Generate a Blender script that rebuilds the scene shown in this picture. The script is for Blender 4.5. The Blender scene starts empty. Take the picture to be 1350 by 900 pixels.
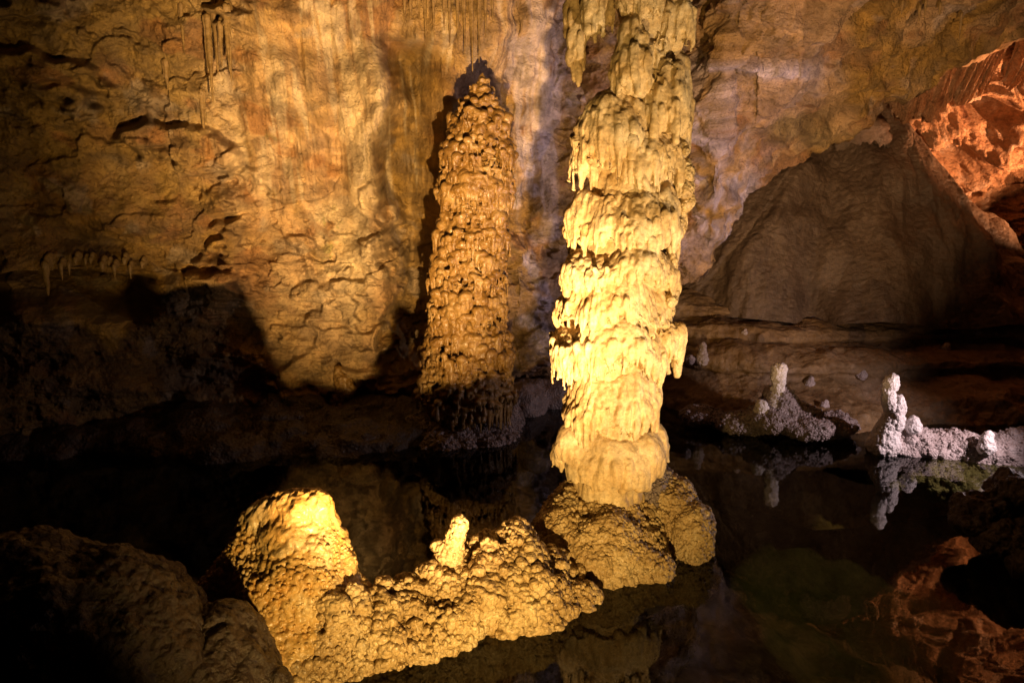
import bpy, math, random
import numpy as np
from mathutils import Vector

# ------------------------------------------------------------------ camera, world, lamps, exposure
S = bpy.context.scene
PITCH = math.radians(9.0); F = 850.0; CH = 2.5
cd = bpy.data.cameras.new('camera'); cam = bpy.data.objects.new('camera', cd)
S.collection.objects.link(cam); S.camera = cam
cam.location = (0, 0, CH); cam.rotation_euler = (math.pi/2 - PITCH, 0, 0)
cd.sensor_width = 36; cd.lens = 36*F/1350; cd.clip_start = 0.05; cd.clip_end = 200

w = bpy.data.worlds.new('World'); S.world = w; w.use_nodes = True
bg = w.node_tree.nodes['Background']; bg.inputs[0].default_value = (1, .35, .2, 1); bg.inputs[1].default_value = 0.0015

S.view_settings.view_transform = 'Standard'; S.view_settings.look = 'None'
S.view_settings.exposure = 0.0; S.view_settings.gamma = 1.0; S.view_settings.use_curve_mapping = False
S.cycles.max_bounces = 8; S.cycles.diffuse_bounces = 3; S.cycles.glossy_bounces = 4
S.cycles.transparent_max_bounces = 12; S.cycles.caustics_reflective = False; S.cycles.caustics_refractive = False
S.cycles.use_denoising = True; S.cycles.sample_clamp_indirect = 4

def spot(name, loc, target, power, color, size, blend=1.0, radius=.05):
    l = bpy.data.lights.new(name, 'SPOT'); l.energy = power; l.color = color
    l.spot_size = math.radians(size); l.spot_blend = blend; l.shadow_soft_size = radius
    o = bpy.data.objects.new(name, l); S.collection.objects.link(o); o.location = loc
    o.rotation_euler = (Vector(target)-Vector(loc)).to_track_quat('-Z', 'Y').to_euler(); return o

# the cave's floodlights plus one added fill for the arch: all stand low beside the trail, out of the frame or behind rock
spot('trail_floodlight', (0.30, 1.00, .30), (-.55, 7, 2.6), 930, (1.0, .61, .19), 92, 1.0, .03)
spot('wall_floodlight', (0.36, .95, .32), (-1.9, 9, 3.9), 7600, (1.0, .61, .27), 48, 1.0, .03)
spot('arch_fill_light', (2.1, 1.0, .34), (3.9, 9, 4.0), 3400, (1.0, .60, .30), 48, 1.0, .03)  # added fill that brightens the arch wall
spot('column_floodlight', (2.5, 1.9, .42), (.90, 5, 2.5), 1020, (1.0, .69, .38), 62, 1.0, .03)
spot('pool_floodlight', (5.7, 6.0, 1.15), (3.7, 7.2, .6), 270, (1.0, .74, .76), 136, 1.0, .03)
spot('cool_floodlight', (5.6, 4.4, 1.3), (2.0, 8.4, 3.4), 760, (.78, .62, 1.0), 56, 1.0, .05)
spot('alcove_floodlight', (10.1, 9.7, 2.1), (8.3, 11.8, 5.0), 4200, (1.0, .44, .20), 84, 1.0, .03)

# ------------------------------------------------------------------ helpers
def P(px, py, Y):
    """a point of the place seen at (px, py) of the photograph, at world depth Y"""
    dx = (px-675)/F; u = (450-py)/F
    dy = math.cos(PITCH)+u*math.sin(PITCH); dz = -math.sin(PITCH)+u*math.cos(PITCH)
    k = Y/dy
    return np.array([dx*k, Y, CH+dz*k])
def W(px, py, z=0.0):
    dx = (px-675)/F; u = (450-py)/F
    dy = math.cos(PITCH)+u*math.sin(PITCH); dz = -math.sin(PITCH)+u*math.cos(PITCH)
    k = (z-CH)/dz
    return np.array([dx*k, dy*k, z])
def toPx(V):
    """photo position of world points, used only while laying out stains"""
    x, y, z = V[:, 0], V[:, 1], V[:, 2]-CH
    c, s = math.cos(PITCH), math.sin(PITCH)
    d = y*c - z*s; u = y*s + z*c
    return 675+F*x/d, 450-F*u/d

import time
_t0 = time.time()
def smooth(a, b, x):
    t = np.clip((x-a)/(b-a), 0, 1); return t*t*(3-2*t)

def _h(ix, iy, iz, seed):
    h = (ix.astype(np.uint32)*np.uint32(374761393)) ^ (iy.astype(np.uint32)*np.uint32(668265263)) ^ (iz.astype(np.uint32)*np.uint32(2147483647)) ^ np.uint32((seed*1274126177) & 0xffffffff)
    h = (h ^ (h >> np.uint32(13)))*np.uint32(1274126177)
    h = (h ^ (h >> np.uint32(15)))*np.uint32(2246822519)
    return h ^ (h >> np.uint32(16))
def perlin(p, seed=0):
    p = np.asarray(p, dtype=np.float32)
    i = np.floor(p).astype(np.int64); f = p-i
    u = f*f*f*(f*(f*6-15)+10)
    out = 0
    for dx in (0, 1):
        wx = u[:, 0] if dx else 1-u[:, 0]
        for dy in (0, 1):
            wy = u[:, 1] if dy else 1-u[:, 1]
            for dz in (0, 1):
                wz = u[:, 2] if dz else 1-u[:, 2]
                h = _h(i[:, 0]+dx, i[:, 1]+dy, i[:, 2]+dz, seed)
                gx = (h & np.uint32(1023)).astype(np.float32)/511.5-1
                gy = ((h >> np.uint32(10)) & np.uint32(1023)).astype(np.float32)/511.5-1
                gz = ((h >> np.uint32(20)) & np.uint32(1023)).astype(np.float32)/511.5-1
                out = out+wx*wy*wz*(gx*(f[:, 0]-dx)+gy*(f[:, 1]-dy)+gz*(f[:, 2]-dz))
    return out
def fbm(p, scale=1.0, octv=4, seed=0, ridged=False, gain=.5):
    p = np.asarray(p)*np.asarray(scale, dtype=float); a = 1.0; s = 0
    for k in range(octv):
        n = perlin(p+17.3*k, seed+k)
        if ridged: n = .35-np.abs(n)*1.4
        s = s+a*n; a *= gain; p = p*2.03
    return s
def worley(p, scale, seed=0):
    p = np.asarray(p, dtype=np.float32)*np.float32(scale)
    i = np.floor(p).astype(np.int64); best = np.full(len(p), 9.0, np.float32); cid = np.zeros(len(p), np.float32)
    for dx in (-1, 0, 1):
        for dy in (-1, 0, 1):
            for dz in (-1, 0, 1):
                c = i+np.array([dx, dy, dz]); h = _h(c[:, 0], c[:, 1], c[:, 2], seed)
                q = np.stack([(h & np.uint32(1023)).astype(np.float32)/1023, ((h >> np.uint32(10)) & np.uint32(1023)).astype(np.float32)/1023,
                              ((h >> np.uint32(20)) & np.uint32(1023)).astype(np.float32)/1023], 1)
                d = ((c+q-p)**2).sum(1); m = d < best
                best = np.where(m, d, best); cid = np.where(m, (h % np.uint32(997)).astype(np.float32)/997, cid)
    return np.sqrt(best), cid
def popcorn(p, scale, seed=0):
    """round knobs, 0..1"""
    d, c = worley(p, scale, seed)
    return np.sqrt(np.clip(1-(d/.72)**2, 0, 1))*(.55+.45*c)

def vnormals(V, Fq):
    fn = np.zeros_like(V)
    if len(Fq) == 0: return fn
    a, b, c = V[Fq[:, 0]], V[Fq[:, 1]], V[Fq[:, 2]]
    n = np.cross(b-a, c-a)
    if Fq.shape[1] == 4: n = n+np.cross(c-a, V[Fq[:, 3]]-a)
    for k in range(Fq.shape[1]):
        for ax in range(3): fn[:, ax] += np.bincount(Fq[:, k], n[:, ax], len(V))
    return fn/(np.linalg.norm(fn, axis=1, keepdims=True)+1e-12)

def mesh_of(name, V, Fq, mat=None, tint=None):
    me = bpy.data.meshes.new(name)
    V = np.ascontiguousarray(V, np.float32); Fq = np.ascontiguousarray(Fq, np.int32); k = Fq.shape[1]
    me.vertices.add(len(V)); me.vertices.foreach_set('co', V.ravel())
    me.loops.add(Fq.size); me.loops.foreach_set('vertex_index', Fq.ravel())
    me.polygons.add(len(Fq)); me.polygons.foreach_set('loop_start', np.arange(0, Fq.size, k, dtype=np.int32))
    me.update(calc_edges=True); me.validate()
    me.polygons.foreach_set('use_smooth', np.ones(len(me.polygons), bool))
    if tint is not None:
        at = me.color_attributes.new('tint', 'FLOAT_COLOR', 'POINT')
        at.data.foreach_set('color', np.concatenate([tint, np.ones((len(V), 1))], 1).astype(np.float32).ravel())
    if mat: me.materials.append(mat)
    return me
def obj(name, V, Fq, mat, parent=None, base=None, tint=None):
    """ONE mesh object; with a parent its points are taken relative to the parent's foot"""
    o_ = np.array(parent.location) if parent is not None else (np.array(base, float) if base is not None else np.zeros(3))
    me = mesh_of(name, V-o_, Fq, mat, tint)
    o = bpy.data.objects.new(name, me); S.collection.objects.link(o)
    if parent is not None: o.parent = parent
    elif base is not None: o.location = tuple(o_)
    return o
def tag(o, label, cat, group=None):
    o['label'] = label; o['category'] = cat
    if group: o['group'] = group
    return o
def struct(o): o['kind'] = 'structure'; return o
def thing(name, loc, label, cat, group=None):
    e = bpy.data.objects.new(name, None); S.collection.objects.link(e); e.location = tuple(float(v) for v in loc)
    e.empty_display_size = .1
    return tag(e, label, cat, group)

# --- solid lumps that are fused and skinned
class Lump:
    def __init__(s): s.V = []; s.T = []; s.n = 0
    def add(s, V, T): s.V.append(np.asarray(V, float)); s.T.append(np.asarray(T, int)+s.n); s.n += len(V)
    def lathe(s, c, prof, seg=12, tilt=None, wob=None, sq=1.0, yaw=0.0):
        prof = np.array(prof, float); n = len(prof); a = np.arange(seg)*2*math.pi/seg
        R = prof[:, :1]*np.ones((1, seg))
        if wob is not None: R = R*wob(a)[None, :]
        X = R*np.cos(a); Y = R*np.sin(a)*sq; Z = prof[:, 1:2]+0*X
        cy, sy = math.cos(yaw), math.sin(yaw)
        V = np.stack([X*cy-Y*sy, X*sy+Y*cy, Z], -1).reshape(-1, 3)
        if tilt is not None:
            V[:, 0] += tilt[0]*V[:, 2]; V[:, 1] += tilt[1]*V[:, 2]
        V = np.vstack([V, [[0, 0, prof[0, 1]], [0, 0, prof[-1, 1]]]])
        if tilt is not None:
            for k in (-1, -2): V[k, 0] += tilt[0]*V[k, 2]; V[k, 1] += tilt[1]*V[k, 2]
        T = []
        for i in range(n-1):
            for j in range(seg):
                a0 = i*seg+j; b0 = i*seg+(j+1) % seg
                T += [(a0, b0, b0+seg), (a0, b0+seg, a0+seg)]
        for j in range(seg):
            T.append((n*seg, (j+1) % seg, j)); T.append((n*seg+1, (n-1)*seg+j, (n-1)*seg+(j+1) % seg))
        s.add(V+np.array(c), np.array(T))
    def ell(s, c, r, seg=16, yaw=0.0, rings=9):
        if np.isscalar(r): r = (r, r, r)
        th = np.linspace(.12, math.pi-.12, rings)
        s.lathe(c, [(r[0]*math.sin(t), -r[2]*math.cos(t)) for t in th], seg, sq=r[1]/r[0], yaw=yaw)
    def tear(s, c, r, L, seg=8, tilt=None, sq=1.0, yaw=0.0, blunt=.25):
        """hanging drop: round top at c, taper down by L"""
        s.lathe(c, [(r*blunt*.4, -L), (r*blunt, -L*.97), (r*(.35+blunt*.5), -L*.78), (r*(.7+blunt*.2), -L*.5), (r*.97, -L*.2), (r, 0), (r*.75, r*.7), (r*.25, r)], seg, tilt, sq=sq, yaw=yaw)
    def chain(s, pts, rad, n=7, sq=1.0):
        pts = np.array(pts, float); rad = np.array(rad, float)
        for i in range(len(pts)-1):
            m = max(2, int(np.linalg.norm(pts[i+1]-pts[i])/(min(rad[i], rad[i+1])*.45)))
            for k in range(m+1):
                t = k/m; r = rad[i]*(1-t)+rad[i+1]*t
                s.ell(pts[i]*(1-t)+pts[i+1]*t, (r, r*sq, r), 14)
    def skin(s, voxel, smooth_it=2, sub=0):
        V = np.vstack(s.V); T = np.vstack(s.T)
        me = mesh_of('tmp', V, T); o = bpy.data.objects.new('tmp', me); S.collection.objects.link(o)
        m = o.modifiers.new('r', 'REMESH'); m.mode = 'VOXEL'; m.voxel_size = voxel; m.adaptivity = 0
        if smooth_it:
            m = o.modifiers.new('s', 'SMOOTH'); m.iterations = smooth_it; m.factor = .5
        if sub:
            m = o.modifiers.new('d', 'SUBSURF'); m.levels = sub; m.render_levels = sub
        dg = bpy.context.evaluated_depsgraph_get(); dg.update(); e = o.evaluated_get(dg).to_mesh()
        nv = len(e.vertices); V = np.empty(nv*3, np.float32); e.vertices.foreach_get('co', V); V = V.reshape(-1, 3).astype(float)
        li = np.empty(len(e.loops), np.int32); e.loops.foreach_get('vertex_index', li)
        tot = np.empty(len(e.polygons), np.int32); e.polygons.foreach_get('loop_total', tot)
        if (tot == 4).all(): Q = li.reshape(-1, 4)
        else:
            st = np.empty(len(e.polygons), np.int32); e.polygons.foreach_get('loop_start', st)
            Q = np.array([[li[a], li[a+1], li[a+2], li[a+(3 if t > 3 else 2)]] for a, t in zip(st, tot)])
        bpy.data.objects.remove(o); bpy.data.meshes.remove(me)
        return V, Q
def rough(V, Q, *terms):
    """push points out along the surface by the sum of height functions"""
    N = vnormals(V, Q); d = sum(t(V) for t in terms)
    return V+N*d[:, None]
def cube_ball(k=3):
    t = np.tan(np.linspace(-1, 1, k+1)*math.pi/4); vs = []; fs = []; n = 0
    for ax in range(3):
        for sg in (-1, 1):
            a, b = np.meshgrid(t, t, indexing='ij'); v = np.zeros((k+1, k+1, 3)); v[..., ax] = sg; v[..., (ax+1) % 3] = a; v[..., (ax+2) % 3] = b
            q = grid_faces(k+1, k+1); fs.append((q if sg > 0 else q[:, ::-1])+n); vs.append(v.reshape(-1, 3)); n += (k+1)**2
    v = np.vstack(vs); return v/np.linalg.norm(v, axis=1, keepdims=True), np.vstack(fs)
def studded(V, Q, n, r0, r1, seed, keep=None, sink=.15, clump=3.0):
    """round calcite knobs grown on a surface: crisp little balls of mixed size"""
    g = np.random.RandomState(seed); N = vnormals(V, Q)
    m = np.arange(len(V)) if keep is None else np.where(keep(V, N))[0]
    if len(m) == 0: return V, Q
    i = g.choice(m, min(n, len(m)), replace=False); c = V[i]; nn = N[i]
    w = np.clip(.5+1.3*fbm(c, clump, 2, seed), 0, 1); r = (r0+(r1-r0)*w*g.uniform(.35, 1, len(i))**1.5)
    B, BF = cube_ball(); pts = (c-nn*(r*sink)[:, None])[:, None, :]+B[None]*(r[:, None]*g.uniform(.8, 1.15, (len(i), 3)))[:, None, :]
    F2 = (BF[None]+(np.arange(len(i))*len(B))[:, None, None]+len(V)).reshape(-1, 4)
    return np.vstack([V, pts.reshape(-1, 3)]), np.vstack([Q, F2])
def grid_faces(nu, nv):
    i = np.arange(nu-1)[:, None]; j = np.arange(nv-1)[None, :]
    a = (i*nv+j).ravel(); return np.stack([a, a+nv, a+nv+1, a+1], 1)

# ------------------------------------------------------------------ materials
def rock(name, ramp, scale=3.0, bumps=((14, .02), (60, .006)), knobs=None, rough_=.55, spec=.35, stretch=(1, 1, 1), attr=False, fleck=None, coat=0.0, streak=0.0):
    m = bpy.data.materials.new(name); m.use_nodes = True; nt = m.node_tree; N = nt.nodes; Lk = nt.links
    b = N['Principled BSDF']; b.inputs['Specular IOR Level'].default_value = spec
    tc = N.new('ShaderNodeTexCoord'); mp = N.new('ShaderNodeMapping'); mp.inputs['Scale'].default_value = stretch
    Lk.new(tc.outputs['Object'], mp.inputs[0]); co = mp.outputs[0]
    def noise(sc, det=6, dist=0.0, r=.6, c=None):
        n = N.new('ShaderNodeTexNoise'); n.inputs['Scale'].default_value = sc; n.inputs['Detail'].default_value = det
        n.inputs['Roughness'].default_value = r; n.inputs['Distortion'].default_value = dist; Lk.new(c or co, n.inputs['Vector']); return n.outputs[0]
    def mix(t, f, a, bb, ty='RGBA'):
        x = N.new('ShaderNodeMix'); x.data_type = ty; x.blend_type = t
        i0, i1, i2 = (0, 6, 7)
        for s_, v in ((i0, f), (i1, a), (i2, bb)):
            if hasattr(v, 'type') and hasattr(v, 'links'): Lk.new(v, x.inputs[s_])
            elif isinstance(v, (float, int)): x.inputs[s_].default_value = v
            else: x.inputs[s_].default_value = (*v, 1)
        return x.outputs[2]
    def cramp(src, stops):
        r = N.new('ShaderNodeValToRGB'); e = r.color_ramp.elements
        while len(e) < len(stops): e.new(.5)
        for k, (p_, c_) in enumerate(stops): e[k].position = p_; e[k].color = (*c_, 1) if not np.isscalar(c_) else (c_, c_, c_, 1)
        Lk.new(src, r.inputs[0]); return r.outputs[0]
    k = len(ramp)
    base = cramp(noise(scale, 8, .6), [(.32+.36*i/(k-1), c) for i, c in enumerate(ramp)])
    mot = (.78, 1.14) if attr else (.62, 1.25)
    if attr:
        a = N.new('ShaderNodeVertexColor'); a.layer_name = 'tint'
        base = mix('MIX', .22, a.outputs[0], base)
    base = mix('MULTIPLY', 1.0, base, cramp(noise(scale*9, 6, .3, .7), [(.3, mot[0]), (.7, mot[1])]))
    if streak:
        ms = N.new('ShaderNodeMapping'); ms.inputs['Scale'].default_value = (1, 1, .08); Lk.new(tc.outputs['Object'], ms.inputs[0])
        base = mix('MULTIPLY', streak, base, cramp(noise(16, 5, .2, .6, ms.outputs[0]), [(.35, .55), (.62, 1.15)]))
    if fleck:
        base = mix('MIX', cramp(noise(fleck[0], 6, .5, .65), [(fleck[1], 0.0), (fleck[1]+.05, fleck[2])]), base, fleck[3])
    Lk.new(base, b.inputs['Base Color'])
    rr = cramp(noise(scale*4, 4), [(.3, max(rough_-.18, .1)), (.7, min(rough_+.15, 1))]); Lk.new(rr, b.inputs['Roughness'])
    b.inputs['Coat Weight'].default_value = coat; b.inputs['Coat Roughness'].default_value = .25
    prev = None
    def bump(h, dist):
        nonlocal prev
        n = N.new('ShaderNodeBump'); n.inputs['Strength'].default_value = 1; n.inputs['Distance'].default_value = dist
        Lk.new(h, n.inputs['Height'])
        if prev is not None: Lk.new(prev, n.inputs['Normal'])
        prev = n.outputs[0]
    for sc, dist in bumps: bump(noise(sc, 5, .2, .62), dist)
    if knobs:
        for sc, dist in knobs:
            v = N.new('ShaderNodeTexVoronoi'); v.inputs['Scale'].default_value = sc; v.feature = 'SMOOTH_F1'; v.inputs['Smoothness'].default_value = .25
            Lk.new(co, v.inputs['Vector'])
            mt = N.new('ShaderNodeMath'); mt.operation = 'MULTIPLY'; mt.inputs[1].default_value = -1; Lk.new(v.outputs[0], mt.inputs[0]); bump(mt.outputs[0], dist)
    Lk.new(prev, b.inputs['Normal'])
    return m

M_wall = rock('wall_rock', [(.16, .09, .04), (.34, .225, .11), (.46, .35, .23)], 1.4, ((9, .09), (34, .03), (120, .008)), rough_=.7, spec=.3, attr=True)
M_column = rock('cream_flowstone', [(.48, .32, .13), (.60, .45, .24), (.70, .57, .36)], 4, ((26, .012), (95, .0035)), rough_=.5, spec=.35, streak=.3)
M_popcorn = rock('popcorn_rock', [(.36, .24, .10), (.50, .36, .17), (.60, .47, .26)], 5, ((40, .012), (110, .004)), knobs=((38, .014),), rough_=.4, spec=.5, coat=.15)
M_mound = rock('ochre_flowstone', [(.52, .27, .05), (.55, .36, .12), (.62, .50, .28)], 3.2, ((22, .016), (80, .005)), rough_=.34, spec=.5, coat=.3)
M_amber = rock('amber_flowstone', [(.16, .08, .014), (.26, .145, .034), (.38, .245, .085)], 3.5, ((26, .02), (90, .006)), rough_=.34, spec=.5, coat=.25)
M_straw = rock('ochre_straw_stone', [(.14, .085, .025), (.22, .14, .045), (.30, .20, .09)], 5, ((40, .01),), rough_=.6)
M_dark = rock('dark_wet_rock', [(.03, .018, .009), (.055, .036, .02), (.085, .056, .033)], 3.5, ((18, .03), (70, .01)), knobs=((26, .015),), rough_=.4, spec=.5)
M_brown = rock('brown_flowstone', [(.085, .055, .036), (.13, .088, .058), (.18, .125, .085)], 1.6, ((16, .03), (60, .010)), rough_=.45, spec=.4, streak=.35)
M_bank = rock('brown_bank_rock', [(.17, .10, .042), (.29, .185, .085), (.40, .28, .17)], 1.1, ((7, .04), (30, .016), (110, .005)), rough_=.5, spec=.4, fleck=(9, .64, .35, (.45, .38, .32)))
M_pink = rock('pale_crust', [(.34, .27, .25), (.48, .40, .38), (.62, .55, .53)], 6, ((50, .012), (130, .004)), knobs=((45, .012),), rough_=.45, spec=.5)
M_white = rock('white_calcite', [(.62, .56, .54), (.74, .69, .67), (.82, .79, .78)], 8, ((50, .010), (130, .004)), knobs=((40, .01),), rough_=.4, spec=.5)
M_alcove = rock('orange_rock', [(.13, .05, .02), (.36, .19, .09), (.40, .23, .12), (.60, .44, .32)], 2.2, ((7, .12), (24, .04), (90, .01)), rough_=.65)
M_floor = rock('pool_silt', [(.06, .06, .02), (.11, .10, .04), (.17, .145, .07)], 1.2, ((6, .05), (30, .012)), rough_=.8, spec=.1)
M_crust = rock('violet_crust', [(.16, .125, .115), (.24, .19, .18), (.34, .28, .27)], 6, ((45, .012),), knobs=((34, .014),), rough_=.38, spec=.5)

def water_mat():
    m = bpy.data.materials.new('pool_water'); m.use_nodes = True; nt = m.node_tree; nt.nodes.clear()
    o = nt.nodes.new('ShaderNodeOutputMaterial'); mx = nt.nodes.new('ShaderNodeMixShader'); fr = nt.nodes.new('ShaderNodeFresnel'); fr.inputs[0].default_value = 1.30
    t = nt.nodes.new('ShaderNodeBsdfTransparent'); t.inputs[0].default_value = (.46, .48, .27, 1)
    g = nt.nodes.new('ShaderNodeBsdfGlossy'); g.inputs['Roughness'].default_value = .018; g.inputs[0].default_value = (1, 1, 1, 1)
    n = nt.nodes.new('ShaderNodeTexNoise'); n.inputs['Scale'].default_value = 1.6; n.inputs['Detail'].default_value = 2
    tc = nt.nodes.new('ShaderNodeTexCoord'); nt.links.new(tc.outputs['Object'], n.inputs['Vector'])
    b = nt.nodes.new('ShaderNodeBump'); b.inputs['Distance'].default_value = .004; nt.links.new(n.outputs[0], b.inputs['Height'])
    nt.links.new(b.outputs[0], g.inputs['Normal']); nt.links.new(b.outputs[0], fr.inputs['Normal'])
    nt.links.new(fr.outputs[0], mx.inputs[0]); nt.links.new(t.outputs[0], mx.inputs[1]); nt.links.new(g.outputs[0], mx.inputs[2]); nt.links.new(mx.outputs[0], o.inputs[0])
    return m
M_water = water_mat()

# ------------------------------------------------------------------ the cave wall: rises from the pool, turns over as an arch on the right and becomes the roof
def cave_wall():
    nu = 1250
    A = np.concatenate([np.linspace(-1.9, -.86, 90, endpoint=False), np.linspace(-.86, .86, nu, endpoint=False), np.linspace(.86, 1.7, 90)])
    Yb = np.interp(A, [-1.9, -1.2, -.8, -.5, -.3, -.2, -.1, 0, .1, .2, .28, .36, .5, .65, .8, 1.0, 1.7], [4.6, 5.9, 7.4, 8.4, 8.9, 9.1, 9.3, 9.9, 10.2, 10.0, 9.8, 9.7, 9.7, 9.5, 9.2, 8.6, 6])
    hem = np.array([P(px, py, y) for px, py, y in [(850, 720, 9.7), (862, 382, 9.7), (895, 376, 9.7), (918, 372, 9.7), (930, 356, 9.7), (948, 308, 9.7), (978, 265, 9.7), (1022, 228, 9.7), (1080, 192, 9.7), (1120, 166, 9.6), (1155, 134, 9.6), (1180, 121, 9.6),
            (1225, 98, 9.5), (1262, 78, 9.4), (1300, 66, 9.3), (1350, 42, 9.2), (1450, 0, 8.8), (1600, -60, 8.3)]])
    zh = np.interp(A, hem[:, 0]/hem[:, 1], hem[:, 2], left=-1.6)
    rightness = smooth(.2, .48, A)
    lean = .10+1.25*rightness            # how far the face leans out over the pool as it rises
    S_ = np.concatenate([np.linspace(-1, 0, 26, endpoint=False), np.linspace(0, 1, 860, endpoint=False), np.linspace(1, 2, 60)])
    Am, Sm = np.meshgrid(A, S_, indexing='ij'); Z = np.zeros_like(Am); Y = np.zeros_like(Am)
    zH = zh[:, None]+0*Am; yB = Yb[:, None]+0*Am; ln = lean[:, None]+0*Am
    ztop = 6.3-.35*rightness[:, None]+0*Am
    f = np.clip(Sm, 0, 1); Z = zH+(ztop-zH)*f
    hz = np.maximum(Z-np.maximum(zH, 2.2), 0)
    Y = yB-ln*hz-.04*hz**2*(1-rightness[:, None])
    # rounded lip of the arch
    lip = np.exp(-((Z-zH)/.16)**2)*(zH > -1.2); Y = Y+.16*lip
    back = np.clip(-Sm, 0, 1); Y = Y+back*3.2*(Sm < 0); Z = Z+(Sm < 0)*(back*.9+.25*np.sqrt(back))
    roof = np.clip(Sm-1, 0, 1); Y = Y-roof*(Y+3.5); Z = Z+.9*np.sin(roof*math.pi*.6)*(Sm > 1)
    # the vertical lines of a tilted photograph are straight here: x follows the azimuth and the depth
    X = Am*yB*(1-.0*Z)+Am*(Y-yB)*.75
    V = np.stack([X, Y, Z], -1).reshape(-1, 3); Q = grid_faces(*Am.shape)
    front = ((Sm >= 0) & (Sm <= 1)).reshape(-1)
    px, py = toPx(V*1.0)
    def dent(cx, cy, rx, ry, pw=2): return np.exp(-(np.abs((px-cx)/rx)**pw+np.abs((py-cy)/ry)**pw))
    D = np.zeros(len(V))                 # towards the viewer
    D += .42*fbm(V, (.45, .45, .6), 3, 5)+.34*fbm(V, (1.1, 1.1, 1.6), 3, 9)
    flow = np.clip(smooth(2.5, 3.3, V[:, 2])*smooth(300, 345, px)*smooth(760, 700, px), 0, 1)      # sheets of flowstone: smoother, with hanging folds
    D += .17*fbm(V, (1.9, 1.9, 2.6), 5, 21, True)*(1-.75*flow)*(1-.7*smooth(360, 300, px)*smooth(365, 400, py))
    fold = popcorn(V*np.array([1, .3, .10])+.10*fbm(V, 1.2, 2, 24)[:, None], 3.6, 8)
    D += flow*(.22*fbm(V*np.array([2.2, .8, .30]), 1, 2, 23)+.13*fold+.035*popcorn(V*np.array([1, .3, .14])+.05*fbm(V, 2, 2, 26)[:, None], 9, 9))
    D += .38*smooth(.0, .12, fbm(V+9, (.8, .8, 1.3), 4, 27))*smooth(360, 300, px)*smooth(400, 365, py)*(1-.95*np.clip(1.4*dent(95, 325, 150, 60, 4), 0, 1))
    D += .20*smooth(.0, .10, fbm(V+19, (1.0, 1.0, 1.5), 4, 28))*smooth(270, 330, px)*smooth(560, 500, px)*smooth(215, 260, py)
    D += .10*smooth(.0, .07, fbm(V+29, (1.6, 1.6, 2.2), 4, 30))*(px < 900)*(1-.8*smooth(360, 300, px)*smooth(365, 400, py))*(1-flow)
    lowz = smooth(3.0, 1.6, V[:, 2])*(px < 560)
    # bedding in the lower wall, upright runnels in the upper wall
    wz = V[:, 2]+.12*fbm(V, 1.2, 3, 41)
    D += lowz*(.085*fbm(np.stack([V[:, 0]*.7, V[:, 1]*.7, wz*7], 1), 1, 3, 33, True))
    runm = smooth(2.7, 3.4, V[:, 2])*smooth(760, 640, px)
    D += runm*.055*fbm(V*np.array([5.5, 2, .55]), 1, 4, 51, True)*(.5+smooth(280, 420, px))
    # clusters of dripping crust at the upper left
    cl = np.maximum.reduce([dent(205, 60, 50, 110), dent(290, 50, 18, 110), dent(262, 190, 34, 120), dent(8, 140, 14, 60), dent(262, 290, 30, 30)])
    D += cl*(.10*np.maximum(0, fbm(V*np.array([13, 6, 3.2]), 1, 3, 61)+.1)+.05*np.maximum(0, fbm(V, 16, 2, 63)))
    # the niche behind the tall stalagmite: sharp left edge, round head
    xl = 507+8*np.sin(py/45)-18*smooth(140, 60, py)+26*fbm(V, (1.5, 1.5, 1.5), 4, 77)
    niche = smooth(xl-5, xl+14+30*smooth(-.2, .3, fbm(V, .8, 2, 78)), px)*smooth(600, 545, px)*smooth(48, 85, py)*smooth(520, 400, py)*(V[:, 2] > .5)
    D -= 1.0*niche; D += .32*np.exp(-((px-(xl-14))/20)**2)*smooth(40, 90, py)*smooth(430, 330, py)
    # cleft between the wall and the stalagmite foot; pockets and folds
    D -= .20*dent(745, 70, 30, 130)+.16*dent(300, 235, 26, 14)+.2*dent(297, 287, 22, 8)+.12*dent(395, 160, 60, 10)+.25*dent(560, 440, 30, 70)
    D += .12*dent(440, 300, 60, 26)+.18*dent(300, 262, 26, 18)+.16*dent(700, 440, 45, 60)+.1*dent(400, 350, 34, 18)
    # the hanging lip at the far left with a hollow under it
    lipy = 356-6*np.sin(px/40)-10*smooth(60, 0, px)+16*smooth(40, -40, px)
    und = smooth(lipy-1, lipy+6, py)*smooth(lipy+75, lipy+25, py)*smooth(215, 165, px)
    D -= 1.3*und; D += .30*smooth(lipy-40, lipy-6, py)*smooth(lipy+3, lipy-3, py)*smooth(230, 150, px)
    # ribbon of calcite and the shelf on the arch
    yy = 92-12*np.sin((px-890)/75)
    D += .07*np.exp(-((py-yy)/9)**2)*smooth(885, 915, px)*smooth(1090, 1040, px)
    D -= .10*np.exp(-((py-yy+13)/5)**2)*smooth(960, 1000, px)*smooth(1070, 1030, px)
    # small scale
    D += (.045*fbm(V, 5.5, 4, 71, True)+.020*fbm(V, 15, 3, 81))*(1-.6*flow)
    bil, _ = worley(V+.15*fbm(V, 2.5, 2, 7)[:, None], 2.6, 5); D += .10*(bil-.5)*(1-flow)*smooth(-.2, .2, fbm(V, .9, 2, 6))
    D = np.where(front, D, D*.8)
    N = vnormals(V, Q); sgn = -1.0 if np.median(N[front, 1]) > 0 else 1.0
    V2 = V+N*sgn*D[:, None]
    # ---- colours of the stone, with shade painted into the niche
    ochre = np.array([.36, .215, .04]); rust = np.array([.27, .115, .035]); tan = np.array([.42, .28, .14]); pale = np.array([.64, .53, .42]); grey = np.array([.33, .29, .29]); olive = np.array([.26, .21, .075]); lilac = np.array([.52, .47, .50])
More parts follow.
